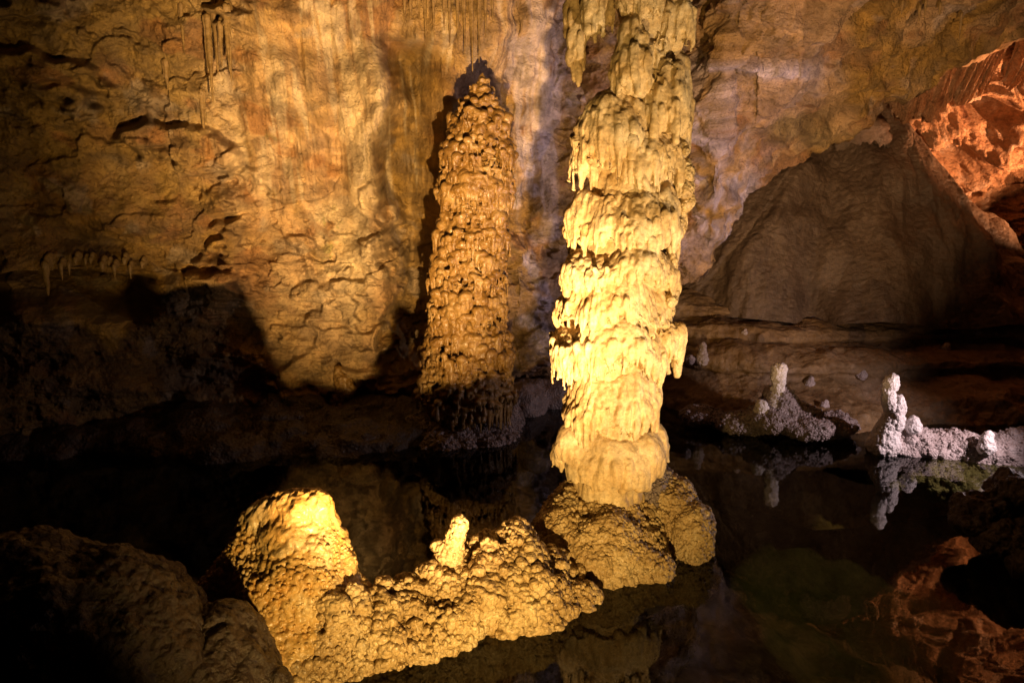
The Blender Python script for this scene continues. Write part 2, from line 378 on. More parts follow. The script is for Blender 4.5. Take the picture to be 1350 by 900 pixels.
    n1 = fbm(V, (.9, .9, .7), 4, 101); n2 = fbm(V, (1.6, 1.6, 2.2), 4, 111); n3 = fbm(V, (3.4, 3.4, 1.1), 4, 121); n4 = fbm(V, (2.1, 2.1, 2.1), 5, 131)
    C = np.tile(tan, (len(V), 1))
    def lay(c, m):
        nonlocal C
        m = np.clip(m, 0, 1)[:, None]; C = C*(1-m)+c*m
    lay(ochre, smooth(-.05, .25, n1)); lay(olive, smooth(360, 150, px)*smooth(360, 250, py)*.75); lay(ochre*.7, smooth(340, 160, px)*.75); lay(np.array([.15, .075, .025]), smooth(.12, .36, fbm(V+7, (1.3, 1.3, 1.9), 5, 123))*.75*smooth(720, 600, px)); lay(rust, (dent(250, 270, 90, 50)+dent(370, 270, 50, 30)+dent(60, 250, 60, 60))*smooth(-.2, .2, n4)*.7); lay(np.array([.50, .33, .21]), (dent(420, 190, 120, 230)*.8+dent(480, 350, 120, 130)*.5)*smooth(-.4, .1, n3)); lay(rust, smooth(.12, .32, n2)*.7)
    lay(np.array([.22, .135, .018]), niche*.95); lay(grey, smooth(.2, .42, n4)*.55)  # ochre of the niche, darkened to paint in the hollow's shade
    vs = smooth(.0, .2, fbm(V*np.array([3.2, 1.0, .30])+.3*fbm(V, 1, 2, 142)[:, None], 1, 4, 141)); thin = smooth(.12, .3, fbm(V*np.array([9, 1.0, .5]), 1, 3, 143))
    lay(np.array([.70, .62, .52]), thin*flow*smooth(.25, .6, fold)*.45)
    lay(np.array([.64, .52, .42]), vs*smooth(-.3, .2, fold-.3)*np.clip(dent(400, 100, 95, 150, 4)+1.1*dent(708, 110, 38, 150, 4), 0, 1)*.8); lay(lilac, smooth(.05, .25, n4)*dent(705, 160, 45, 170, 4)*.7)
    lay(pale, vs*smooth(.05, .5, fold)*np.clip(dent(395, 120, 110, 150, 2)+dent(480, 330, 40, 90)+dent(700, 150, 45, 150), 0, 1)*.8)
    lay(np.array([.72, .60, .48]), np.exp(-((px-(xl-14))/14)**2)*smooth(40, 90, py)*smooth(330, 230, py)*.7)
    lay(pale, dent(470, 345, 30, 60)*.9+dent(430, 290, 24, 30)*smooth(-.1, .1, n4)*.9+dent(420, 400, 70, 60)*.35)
    lay(np.array([.24, .28, .09]), smooth(.1, .3, fbm(V, 7, 3, 151))*np.clip(dent(352, 187, 14, 10)+dent(436, 300, 14, 26)+dent(440, 340, 12, 14), 0, 1)*.8)
    # pale veins
    def vein(x0, y0, x1, y1, wd, c, st=.9):
        L = math.hypot(x1-x0, y1-y0); t = ((px-x0)*(x1-x0)+(py-y0)*(y1-y0))/L**2; dd = np.abs((px-x0)*(y1-y0)-(py-y0)*(x1-x0))/L+14*fbm(V, 2.4, 3, 161)
        lay(c, st*smooth(wd, wd*.4, np.abs(dd))*smooth(-.05, .08, t)*smooth(1.05, .92, t)*smooth(-.45, .05, fbm(V, 5, 3, 163)))
    vein(762, 120, 690, 235, 9, lilac); vein(700, 140, 680, 215, 7, pale); vein(715, 10, 735, 60, 12, pale); vein(690, 410, 720, 470, 22, lilac*1.1); vein(690, 330, 715, 410, 12, lilac)
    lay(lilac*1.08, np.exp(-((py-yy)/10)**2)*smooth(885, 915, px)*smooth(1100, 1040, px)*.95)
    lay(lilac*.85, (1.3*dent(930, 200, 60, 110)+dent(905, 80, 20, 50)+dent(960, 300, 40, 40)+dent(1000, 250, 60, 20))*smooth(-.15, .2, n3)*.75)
    lay(ochre*.9, dent(960, 45, 70, 32)*.8+dent(1210, 90, 110, 40)*.4); lay(rust, dent(1000, 180, 50, 40)*smooth(-.1, .2, n4)*.6)
    lay(olive*.8, dent(1050, 170, 46, 22, 4)*.75)
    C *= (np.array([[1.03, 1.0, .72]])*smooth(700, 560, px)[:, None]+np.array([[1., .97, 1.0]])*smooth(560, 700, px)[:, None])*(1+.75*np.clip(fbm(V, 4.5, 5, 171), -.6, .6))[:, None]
    # darker along thin noise lines
    cr = smooth(.28, .40, fbm(V, (1.4, 1.4, 2.6), 4, 181, True)); C *= (1-.35*cr)[:, None]
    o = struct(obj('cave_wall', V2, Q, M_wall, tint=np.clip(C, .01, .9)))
    return V2, Q, px, py
WV, WQ, Wpx, Wpy = cave_wall()

def wall_at(px, py):
    """surface point of the wall seen at a photo position"""
    x, y = toPx(WV); m = np.where((np.abs(x-px) < 9) & (np.abs(y-py) < 9) & (WV[:, 1] > 3))[0]
    if len(m) == 0: return P(px, py, 9.5)
    m = m[np.argsort(WV[m, 1])[:max(1, len(m)//6)]]
    k = m[np.argmin((x[m]-px)**2+(y[m]-py)**2)]; return WV[k]

# ------------------------------------------------------------------ pool floor and water
def pool_floor():
    X, Y = np.meshgrid(np.linspace(-11, 13, 520), np.linspace(-3, 14, 400), indexing='ij')
    V = np.stack([X, Y, 0*X], -1).reshape(-1, 3)
    z = -1.15-1.0*smooth(1.8, 3.5, V[:, 0])*smooth(8.5, 7, V[:, 1])+.35*fbm(V, .5, 4, 3)+.08*fbm(V, 2.5, 4, 4)
    z += .35*np.exp(-((V[:, 0]+.1)**2/1.6+(V[:, 1]-3.6)**2/.5))
    z += .30*np.exp(-((V[:, 0]-.9)**2/.9+(V[:, 1]-4.6)**2/.9))
    z += 1.52*np.exp(-(((V[:, 0]+.52)**2+(V[:, 1]-1.85)**2)/.085)**1.5)     # added unseen bump that keeps trail light off the lower left
    V[:, 2] = z
    struct(obj('pool_floor', V, grid_faces(*X.shape), M_floor))
pool_floor()
wv = np.array([[-12, -3, 0], [14, -3, 0], [14, 14.5, 0], [-12, 14.5, 0]], float)
struct(obj('water', wv, np.array([[0, 1, 2, 3]]), M_water))

# ------------------------------------------------------------------ far recess on the right
def alcove():
    A = np.linspace(.2, 1.35, 620); T = np.linspace(0, 1, 420)
    Am, Tm = np.meshgrid(A, T, indexing='ij')
    Z = -.3+Tm*7.4; Y = 13.2-1.0*smooth(.75, 1.3, Am)-.55*np.maximum(Z-3.6, 0)*1.6
    X = Am*13.2+(Y-13.2)*Am*.6
    V = np.stack([X, Y, Z], -1).reshape(-1, 3); Q = grid_faces(*Am.shape); px, py = toPx(V)
    D = .85*fbm(V, .55, 3, 205)+.55*fbm(V, (1.4, 1.4, 1.8), 4, 207, True)+.17*fbm(V, 3.6, 4, 209, True)+.05*fbm(V, 9, 3, 211)
    def dent(cx, cy, rx, ry): return np.exp(-(((px-cx)/rx)**2+((py-cy)/ry)**2))
    D -= 1.9*dent(1262, 205, 22, 15)+1.2*dent(1338, 95, 10, 20)+1.0*dent(1300, 142, 36, 12)+.9*dent(1225, 110, 10, 22)
    D += .30*(worley(V+.2*fbm(V, 2, 3, 214)[:, None], 1.5, 3)[0]-.5)+.12*(worley(V+.1*fbm(V, 5, 3, 216)[:, None], 4, 4)[0]-.5)+.07*fbm(V, 12, 4, 217)
    D += .5*dent(1300, 185, 36, 16)+.35*dent(1240, 165, 26, 18)+.4*dent(1335, 160, 16, 18)
    N = vnormals(V, Q); s = -1.0 if np.median(N[:, 1]) > 0 else 1.0
    struct(obj('alcove_wall', V+N*s*D[:, None], Q, M_alcove))
alcove()

# ------------------------------------------------------------------ ledged bank on the right shore
def bank():
    shore = np.array([W(px, py) for px, py in [(640, 560), (735, 520), (820, 528), (880, 538), (930, 548), (1000, 560), (1060, 572), (1110, 570), (1150, 566), (1250, 560), (1350, 556), (1500, 552), (1800, 560)]])
    X = np.linspace(0.2, 13, 760); T = np.linspace(0, 1, 520)
    Xm, Tm = np.meshgrid(X, T, indexing='ij')
    ys = np.interp(X, shore[:, 0], shore[:, 1])[:, None]
    pts = np.stack([Xm, 0*Xm, 0*Xm], -1).reshape(-1, 3)
    # profile: (fraction of the run, height) with real undercuts where the fraction runs backwards
    prof = np.array([(-.16, -1.1), (-.03, -.1), (.03, .10), (.10, .26), (.24, .40), (.34, .50), (.33, .56), (.30, .60), (.31, .70), (.38, .79), (.50, .86), (.58, .93), (.55, .97), (.545, 1.01), (.57, 1.12), (.68, 1.20), (.80, 1.26), (.78, 1.29),
                     (.775, 1.33), (.80, 1.42), (.92, 1.50), (1.08, 1.58), (1.30, 1.66), (2.0, 1.9)])
    L = np.concatenate([[0], np.cumsum(np.hypot(np.diff(prof[:, 0])*2.6, np.diff(prof[:, 1])))]); L /= L[-1]
    def wob(f, sd, amp):
        p = np.stack([X*f, 0*X+sd, 0*X], 1); return amp*fbm(p, 1, 4, sd)[:, None]
    Tt = Tm+wob(.55, 301, .05)*np.sin(Tm*math.pi)+wob(1.7, 303, .018)*np.sin(Tm*math.pi)
    fr = np.interp(Tt, L, prof[:, 0]); zz = np.interp(Tt, L, prof[:, 1])
    run = np.clip(11.0-ys, 1.8, 3.4)
    Y = ys+run*fr; Z = zz+.10*smooth(.05, .3, Tm)*wob(.5, 305, 1)
    V = np.stack([Xm, Y, Z], -1).reshape(-1, 3); Q = grid_faces(*Xm.shape)
    N = vnormals(V, Q); s = -1.0 if np.median(N[:, 2]) < 0 else 1.0
    D = .20*fbm(V, (.8, .8, 1.2), 3, 311)+.06*fbm(V, (2, 2, 4), 4, 313, True)+.02*fbm(V, 8, 3, 315)
    low = smooth(.45, .05, V[:, 2]); D = D+low*.04*popcorn(V, 9, 3)
    V = V+N*s*D[:, None]
    struct(obj('rock_bank', V, Q, M_bank)); return V
BV = bank()
def bank_at(px, py):
    x, y = toPx(BV); m = np.where((np.abs(x-px) < 7) & (np.abs(y-py) < 7))[0]
    if len(m) == 0: return W(px, py, .3)
    m = m[np.argsort(BV[m, 1])[:max(1, len(m)//3)]]
    return BV[m[np.argmin((x[m]-px)**2+(y[m]-py)**2)]]

# big brown flowstone dome under the arch
def dome():
    c = P(1150, 385, 11.4); apex = P(1166, 128, 11.6); H = apex[2]-1.2
    nA, nT = 760, 420; a = np.linspace(0, 2*math.pi, nA); t = np.linspace(0, 1, nT)
    Am, Tm = np.meshgrid(a, t, indexing='ij')
    # how wide the dome stands at each height: the left flank is round, the right one runs straight down
    left = np.interp(Tm, [0, .05, .2, .4, .6, .78, .9, 1], [0, .38, 1.25, 2.15, 2.8, 3.15, 3.3, 3.4]); right = np.interp(Tm, [0, .05, .25, .5, .75, 1], [0, .2, .75, 1.7, 2.9, 4.3])
    wl = .5-.5*np.cos(Am); R = left*wl+right*(1-wl)
    X = apex[0]+R*np.cos(Am); Y = apex[1]+R*np.sin(Am)*.5; Z = apex[2]-H*Tm
    V = np.stack([X, Y, Z], -1).reshape(-1, 3); Q = grid_faces(nA, nT)
    ang = Am.reshape(-1); tt = Tm.reshape(-1); px, py = toPx(V)
    D = (.50*fbm(V+40, (.55, .55, .22), 3, 401)+.16*fbm(V, (1.6, 1.6, .45), 3, 403))*smooth(0, .2, tt)
    gx = np.interp(py, [150, 200, 250, 380], [1125, 1105, 1090, 1068])+8*fbm(V, 1, 2, 409); D -= .16*np.exp(-((px-gx)/22)**2)*smooth(170, 215, py); D += (.10*popcorn(np.stack([(px-1165)/(py-60)*2.6+.25*fbm(V, 1, 2, 411), tt*.5, 0*px], 1), 1.5, 3)+.035*fbm(np.stack([(px-1165)/(py-60)*14, tt*1.5, 0*px], 1), 1, 3, 413))*smooth(.05, .3, tt)
    D += .10*np.exp(-((px-1010)/60)**2)*smooth(215, 280, py)
    D += .035*fbm(V, (2.6, 2.6, 2.0), 4, 405)+.014*fbm(V, (9, 9, 6), 4, 407, True)+.012*popcorn(V, 13, 4)
    N = vnormals(V, Q); s = 1.0 if np.median(N[:, 2]) > 0 else -1.0
    V = V+N*s*D[:, None]
    Q = Q if s > 0 else Q[:, ::-1]
    t_ = thing('flowstone_dome', (apex[0], apex[1], 1.2), 'huge dark brown flowstone dome under the rock arch, left of the orange alcove', 'flowstone')
    obj('slope', V, Q, M_brown, t_)
    L = Lump(); r = random.Random(5); p = P(1143, 172, 10.9)
    L.ell(p+np.array([0, .2, .05]), (.46, .3, .20), 20)
    for i in range(26):
        f = (i/25-.5)*2; L.tear(p+np.array([f*.44, .14-.14*math.sqrt(1-f*f*.9), .03-.10*f*f]), .035, r.uniform(.20, .30), tilt=(0, 0))
    V, Q = L.skin(.02, 1); V = rough(V, Q, lambda v: .01*fbm(v, 12, 3, 5)); obj('hood', V, Q, M_brown, t_)
dome()

# pleated draperies hanging in the alcove
def drapery(cx, cy, w, h, Y, label, seed, skew=0.0, folds=9):
    r = random.Random(seed); p = P(cx, cy, Y); nU, nV = 260, 90
    u = np.linspace(-1, 1, nU); v = np.linspace(0, 1, nV); U, Vv = np.meshgrid(u, v, indexing='ij')
    W_, H_ = w/F*Y/2, h/F*Y
    pts = np.stack([U*folds*.5, Vv*.35, 0*U+seed], -1).reshape(-1, 3)
    fold = fbm(pts, 1, 3, seed, True).reshape(U.shape)
    bottom = 1-.35*np.abs(U)**2+.10*np.sin(U*folds*2.3+seed)
    X = U*W_*(1-.08*Vv)+skew*Vv*H_; Z = .15-Vv*(H_*bottom+.15); Yo = -(.16+.34*(1-U**2))*(1-.9*Vv)-fold*.30*smooth(0, .2, Vv)
    Fr = np.stack([X, Yo, Z], -1).reshape(-1, 3); Bk = np.stack([X, Yo+.07+.25*(1-Vv), Z-.0], -1).reshape(-1, 3)
    Q1 = grid_faces(nU, nV); n = len(Fr); Q2 = Q1[:, ::-1]+n
    def strip(ix): ix = np.array(ix); return np.stack([ix[:-1], ix[1:], ix[1:]+n, ix[:-1]+n], 1)
    hemi = [i*nV+nV-1 for i in range(nU)]; topi = [i*nV for i in range(nU)]; li = list(range(nV)); ri = [(nU-1)*nV+j for j in range(nV)]
    Q = np.vstack([Q1, Q2, strip(hemi), strip(topi)[:, ::-1], strip(li)[:, ::-1], strip(ri)])
    V = np.vstack([Fr, Bk])+p
    V = V+.012*np.stack([fbm(V, 9, 3, seed), fbm(V, 9, 3, seed+1), 0*V[:, 0]], 1)
    tag(obj('drapery', V, Q, M_alcove, base=p), label, 'drapery', 'draperies hanging in the orange alcove')
drapery(1272, 66, 84, 62, 10.9, 'broad pleated stone drapery hanging at the top of the orange alcove', 11, -.12, 13)
drapery(1218, 96, 46, 56, 11.0, 'narrow pleated stone drapery left of the broad one in the orange alcove', 12, .1, 8)
drapery(1188, 112, 36, 44, 10.9, 'short comb like stone drapery in the far left corner of the orange alcove', 13, .1, 10)
drapery(1334, 66, 22, 46, 11.0, 'small shaded stone drapery right of the broad one in the orange alcove', 14, 0, 5)

# ------------------------------------------------------------------ main column
def fringe(L, c, R, z, n, rd, l0, l1, r, a0=0, a1=2*math.pi, wob=None, sq=1.0, inset=.5, zfun=None):
    """drops side by side along a ring: the hem of a flowstone curtain"""
    ph = r.uniform(0, 9)
    for i in range(n):
        a = a0+(a1-a0)*(i+r.uniform(-.35, .35))/n; Rr = R*(wob(np.array([a]))[0] if wob else 1)-rd*inset
        s = rd*r.uniform(.65, 1.3); ln = l0+(l1-l0)*(.5+.32*math.sin(a*5+ph)+.25*math.sin(a*11+2*ph))*r.uniform(.55, 1.25)
        zz = z+(zfun(a) if zfun else 0)+r.uniform(-.02, .02)
        if r.random() < .86: L.tear((c[0]+Rr*math.cos(a), c[1]+Rr*math.sin(a)*sq, zz), s, max(.03, ln), 8, blunt=r.uniform(.2, .6))
def wobfn(r, amp):
    k = [(m, r.uniform(0, 6.28), amp/m**.6*r.uniform(.5, 1)) for m in (1, 2, 3, 5, 8)]
    return lambda a: 1+sum(q*np.sin(m*a+p) for m, p, q in k)

COLY = 5.02
def col_x(py): return np.interp(py, [0, 100, 250, 400, 500, 600, 660], [824, 832, 826, 811, 806, 803, 803])
def colpt(py, px=None):
    """axis of the column at the height where its front is seen at py"""
    zf = P(675, py, COLY-.42)[2]; dx = (col_x(py) if px is None else px)-675
    d = COLY*math.cos(PITCH)+(CH-zf)*math.sin(PITCH)
    return np.array([dx/F*d, COLY, zf])
def hw(wpx): return wpx/2/F*4.98

def main_column():
    foot = colpt(690); foot[2] = 0
    T = thing('limestone_column', foot, 'tall cream limestone column of stacked dripping tiers, standing in the pool and reaching the roof', 'column')
    r = random.Random(3)
    def finish(name, L, vox=.0095, mat=M_column, extra=0.0, sm=1, flute=.024, warp=.20):
        V, Q = L.skin(vox, sm)
        sd = r.randint(1, 999)
        V[:, 2] += warp*fbm(V+sd, (1.9, 1.9, .4), 3, 509)+(warp > 0)*r.uniform(-.10, .10)*(V[:, 0]-foot[0])
        V = rough(V, Q, lambda v: .055*fbm(v+sd, (2.6, 2.6, 1.6), 3, 501)*smooth(-.2, .2, np.zeros(len(v))+.2), lambda v: flute*(popcorn(v*np.array([1, 1, .16])+.05*fbm(v, 3, 2, 9)[:, None], 17, 5)+.6*popcorn(v*np.array([1, 1, .22]), 34, 6)-.8),
                  lambda v: .008*fbm(v, (24, 24, 12), 3, 505), lambda v: extra*popcorn(v, 26, 3))
        return obj(name, V, Q, mat, T)
    def ring_tier(name, top, hem, wtop, wide, n, rd, l0, l1, rot=0, wa=.06, droop=0, dome=.30):
        L = Lump(); c = colpt((top+hem)/2); zt = colpt(top)[2]; zb = colpt(hem)[2]; R = hw(wide); R0 = hw(wtop); h = zt-zb
        wob = wobfn(r, wa)
        body = zb+(l0+l1)*.32
        hb = zt-body
        pr = [(R*.50, zb-.02), (R*.84, body-.03), (R*.96, body+.02), (R*.99, body+.16*hb), (R*.94, body+.36*hb), (R*.86, body+.58*hb), (R*.76, body+.80*hb), (max(R0*.8, R*.55), zt-.03), (R0*.45, zt+.03)]
        L.lathe((c[0], c[1], 0), pr, 64, wob=wob)
        fringe(L, c, R, body+.03, n, rd, l0, l1, r, wob=wob, inset=1.0)
        fringe(L, c, R*.985, body+.25*(zt-body)+.03, int(n*.7), rd*.9, l0*.7, l1*.9, r, wob=wob, inset=.8)
        fringe(L, c, R*.84, zt-.45*(zt-body), int(n*.5), rd*1.1, l0*.7, l1*.8, r, wob=wob, inset=1.1)
        return finish(name, L)
    # core
    L = Lump(); L.chain([colpt(y, np.interp(y, [-80, 60, 150, 260], [850, 856, 852, 822]) if y < 260 else None) for y in (680, 560, 450, 330, 250, 150, 60, -80)]+[colpt(-80)+np.array([0, 0, 2.6])], [.30, .28, .30, .30, .27, .20, .16, .24, .40]); finish('core', L, .02, warp=0)
    # bulbous foot
    L = Lump(); c = colpt(610)
    for px, y0, rw, rh, dy in [(803, 614, .27, .22, -.22), (757, 600, .16, .15, -.22), (747, 618, .15, .15, -.10), (770, 624, .16, .16, -.28), (842, 612, .17, .20, -.24), (862, 606, .14, .19, -.12), (826, 628, .15, .16, -.31), (795, 630, .18, .17, -.31)]:
        p = colpt(y0, px); L.ell(p+np.array([0, dy+.12, 0]), (rw, rw, rh), 24)
        for k in range(9):
            a = math.pi*(1.05+.9*k/8); L.tear(p+np.array([math.cos(a)*rw*.9, dy+.12+math.sin(a)*rw*.9, -.02]), rw*.20, rh*r.uniform(.55, .85), blunt=.7)
    L.ell((c[0], c[1]+.05, c[2]), (.37, .37, .30), 30); finish('base_bulb', L, .012, sm=4, flute=.008, warp=0)
    ring_tier('flowstone_tier', 492, 578, 104, 138, 46, .028, .08, .20)
    ring_tier('flowstone_tier', 428, 505, 120, 164, 52, .027, .08, .24, wa=.035)
    ring_tier('flowstone_tier', 372, 440, 120, 158, 46, .030, .07, .16, wa=.04)
    ring_tier('flowstone_tier', 318, 384, 130, 164, 48, .028, .05, .15)
    ring_tier('flowstone_tier', 236, 336, 96, 150, 46, .032, .08, .24, dome=.55)
    # leaning lobes of the upper shaft
    def lobe(name, cx, top, bot, wpx, dy, n, l0, l1, sk=0.0, rd=.028, peak=.25, flat=.75):
        L = Lump(); pt = colpt(top, cx); pb = colpt(bot, cx); R = hw(wpx); h = pt[2]-pb[2]; body = pb[2]+l1*.55
        c = (pb[0], pb[1]+dy, 0); pr = [(R*.45, pb[2]), (R*.9, body), (R, body+.2*(h)), (R*.93, body+.38*h), (R*.74, body+.55*h), (R*peak+R*.18, pt[2]-.06), (R*peak*.6, pt[2])]
        wob = wobfn(r, .05); off = (c[0]-sk*body, c[1], 0)
        L.lathe(off, pr, 48, tilt=(sk, 0), wob=wob, sq=flat)
        fringe(L, (c[0], c[1]), R, body+.04, n, rd, l0, l1, r, wob=wob, inset=.9, sq=flat)
        for q in range(int(n*1.2)):
            a = r.uniform(math.pi, 2*math.pi); f = r.uniform(.15, .6); zz = body+f*h; RR = R*np.interp(f, [0, .2, .38, .6], [.98, 1, .9, .68])
            L.tear((c[0]+sk*(zz-body)+RR*.96*math.cos(a), c[1]+RR*.96*math.sin(a)*flat, zz), rd*r.uniform(.7, 1.2), r.uniform(.1, .26), blunt=.4)
        return finish(name, L)
    lobe('drapery_lobe', 832, 226, 322, 100, -.09, 28, .10, .24, 0, peak=.45)
    lobe('drapery_lobe', 818, 300, 384, 74, -.17, 22, .08, .20, 0, peak=.7)
    lobe('drapery_lobe', 806, 366, 436, 80, -.10, 24, .06, .12, 0, peak=.8)
    lobe('drapery_lobe', 852, 440, 504, 84, -.10, 24, .10, .24, 0, peak=.4)
    lobe('drapery_lobe', 776, 446, 506, 86, -.10, 24, .08, .22, 0, peak=.4)
    lobe('drapery_lobe', 785, 506, 574, 84, -.06, 26, .10, .22, 0, peak=.7)
    lobe('drapery_lobe', 843, 500, 570, 52, -.07, 18, .10, .24, 0, peak=.7)
    lobe('drapery_lobe', 800, 106, 222, 98, -.12, 34, .10, .22, .13)
    lobe('drapery_lobe', 845, 150, 246, 96, -.10, 30, .12, .30, -.10)
    lobe('drapery_lobe', 880, 180, 262, 60, .00, 20, .12, .30, -.10)
    lobe('drapery_lobe', 779, 195, 236, 62, .02, 16, .06, .14)
    lobe('drapery_lobe', 828, 8, 118, 52, -.22, 12, .08, .16, -.03, peak=.4)
    lobe('drapery_lobe', 866, 62, 168, 62, -.17, 18, .06, .16, .03, peak=.5)
    lobe('drapery_lobe', 891, 52, 190, 40, -.02, 14, .10, .26, -.06, peak=.6)
    lobe('drapery_lobe', 852, 20, 100, 34, -.12, 10, .06, .16, 0, peak=.6)
    lobe('drapery_lobe', 762, -60, 84, 20, .05, 8, .10, .36, -.10, peak=.8)
    lobe('drapery_lobe', 880, -40, 40, 54, -.10, 16, .06, .20, 0, peak=.8)
    lobe('drapery_lobe', 786, -60, 8, 44, -.06, 16, .08, .18, 0, peak=.8)
    lobe('drapery_lobe', 840, -50, 14, 50, -.20, 14, .06, .18, 0, peak=.8)
    # knobbly crust up the right flank
    L = Lump()
    for k in range(150):
        y = r.uniform(112, 330) if k < 110 else r.uniform(330, 470); cx = np.interp(y, [112, 150, 200, 260, 330, 400, 470], [899, 905, 909, 906, 893, 889, 886]); p = colpt(y, cx-7+r.uniform(-9, 3)); p[1] += r.uniform(-.16, .20)
        rr = r.uniform(.022, .045); L.ell(p, (rr, rr, rr*1.2), 10, rings=6)
    finish('popcorn_crust', L, .010, M_popcorn, .006)
    # pedestal
    def ped(name, blobs, mat, vox=.010, k1=.036, sc=15, ns=3, stud=1700):
        L = Lump()
        for p, rr in blobs: L.ell(p, rr, 26)
        V, Q = L.skin(vox, ns, 0)
        V = rough(V, Q, lambda v: .09*fbm(v, 3.0, 4, 521), lambda v: k1*popcorn(v, sc, 7)); V = rough(V, Q, lambda v: .020*popcorn(v, 34, 9)); V, Q = studded(V, Q, stud, .008, .027, 5, lambda v, n: v[:, 2] > -.12)
        return obj(name, V, Q, mat, T)
    b = foot
    ped('pedestal', [((b[0]-.06, 5.0, .05), (.55, .50, .46)), ((b[0]-.33, 4.86, .10), (.30, .34, .34)), ((b[0]-.1, 4.75, .02), (.40, .36, .42)), ((b[0]-.05, 5.0, -.7), (.75, .7, .75)), ((b[0]-.05, 4.6, -.25), (.40, .3, .33))], M_popcorn)
    ped('pedestal_lobe', [(W(868, 700, .16)+np.array([0, .12, 0]), (.30, .24, .26)), (W(885, 680, .28)+np.array([0, .12, 0]), (.20, .20, .22)), (W(912, 712, .13)+np.array([0, .05, 0]), (.18, .22, .24)), (W(840, 745, .02), (.24, .20, .19)), (W(880, 745, -.3), (.42, .36, .34))], M_popcorn, .009, .026, 20)
    ped('violet_flank', [((b[0]+.34, 5.18, .25), (.20, .28, .42)), ((b[0]+.46, 5.1, .08), (.17, .24, .36)), ((b[0]+.36, 5.2, -.5), (.4, .4, .5))], M_crust, .016, .03, 15)
main_column()

# ------------------------------------------------------------------ the amber stalagmite at the back wall
def tall_stalagmite():
    Yc = 8.25; foot = P(618, 560, Yc); foot[2] = 0
    T = thing('tall_stalagmite', foot, 'tall amber stalagmite covered in scalloped drips, left of the cream column', 'stalagmite')
    prof = [(92, 636, 3), (100, 635, 10), (112, 634, 18), (130, 633, 28), (155, 632, 38), (185, 631, 46), (215, 629, 51), (240, 628, 50), (262, 626, 44), (300, 624, 46), (340, 617, 49), (375, 617, 50), (405, 616, 50), (440, 616, 56), (480, 616, 60), (520, 616, 61), (545, 618, 61)]
    ys = [p[0] for p in prof]; r = random.Random(8)
    def ax(py):
        z = P(675, py, Yc-.4)[2]; d = Yc*math.cos(PITCH)+(CH-z)*math.sin(PITCH)
        return np.array([(np.interp(py, ys, [p[1] for p in prof])-675)/F*d, Yc, z]), np.interp(py, ys, [p[2] for p in prof])/F*d
    L = Lump()
    pts = [ax(y) for y in ys]
    for i in range(len(pts)-1):
        for t in np.linspace(0, 1, 5)[:4]:
            c = pts[i][0]*(1-t)+pts[i+1][0]*t; R = pts[i][1]*(1-t)+pts[i+1][1]*t; L.ell(c, (R*.74, R*.74, max(.06, R*.35)), 30)
    y = 96.0
    while y < 548:
        c, R = ax(y); saw = ((y-100) % 54)/54.0; R2 = R*(.84+.19*saw**1.4)+.03*math.sin(y*.31)
        big = r.uniform(.8, 1.2); n = max(4, int(2*math.pi*R/(.088*big)))
        for i in range(n):
            a = 2*math.pi*(i+r.uniform(-.4, .4))/n; zz = c[2]+r.uniform(-.05, .05); s = .047*big*r.uniform(.55, 1.5)*min(1, .45+R*1.6)
            rr = R2-s*.45+r.uniform(-.03, .03)
            p = np.array([c[0]+rr*math.cos(a), c[1]+rr*math.sin(a), zz]); yaw = a+math.pi/2
            L.ell(p, (s*1.15, s, s*.85), 12, yaw=yaw, rings=7)
            for k in range(r.choice((2, 3, 3, 4))):
                f = r.uniform(-.9, .9); q = p+np.array([-math.sin(a), math.cos(a), 0])*f*s+np.array([math.cos(a), math.sin(a), 0])*s*.45*(1-f*f*.5)
                L.tear(q, s*r.uniform(.22, .40), s*r.uniform(1.2, 4.2), 7, blunt=r.uniform(.3, .7))
        y += r.uniform(6.0, 8.6)*big
    V, Q = L.skin(.0095, 1)
    V = rough(V, Q, lambda v: .07*fbm(v, 2.4, 3, 601), lambda v: .014*fbm(v, 14, 3, 603))
    obj('scalloped_shaft', V, Q, M_amber, T)
    # fringe of long drips over the dark foot
    L = Lump(); c, R = ax(545)
    for i in range(60):
        a = 2*math.pi*i/60+r.uniform(-.04, .04); L.tear((c[0]+R*.9*math.cos(a), c[1]+R*.9*math.sin(a), c[2]+.08+r.uniform(-.03, .03)), r.uniform(.018, .035), r.uniform(.15, .36), 8, blunt=.35)
    V, Q = L.skin(.011, 1); obj('drip_fringe', V, Q, M_amber, T)
    L = Lump(); 
    for dx, dy, z, rr in [(0, 0, -.2, .66), (-.45, -.1, -.05, .42), (.25, -.25, -.25, .50), (-.2, -.4, -.2, .46), (.2, .3, 0, .5), (-.75, -.1, -.2, .45)]: L.ell((foot[0]+dx, foot[1]+dy, z), (rr, rr, rr*.72), 26)
    V, Q = L.skin(.022, 3); V = rough(V, Q, lambda v: .10*fbm(v, 2.6, 4, 611), lambda v: .05*popcorn(v, 10, 2)); V = rough(V, Q, lambda v: .018*popcorn(v, 24, 4)); V, Q = studded(V, Q, 3500, .014, .045, 10, lambda v, n: (v[:, 2] > -.1) & (n[:, 1] < .4))
    obj('crusted_foot', V, Q, M_crust, T)
tall_stalagmite()

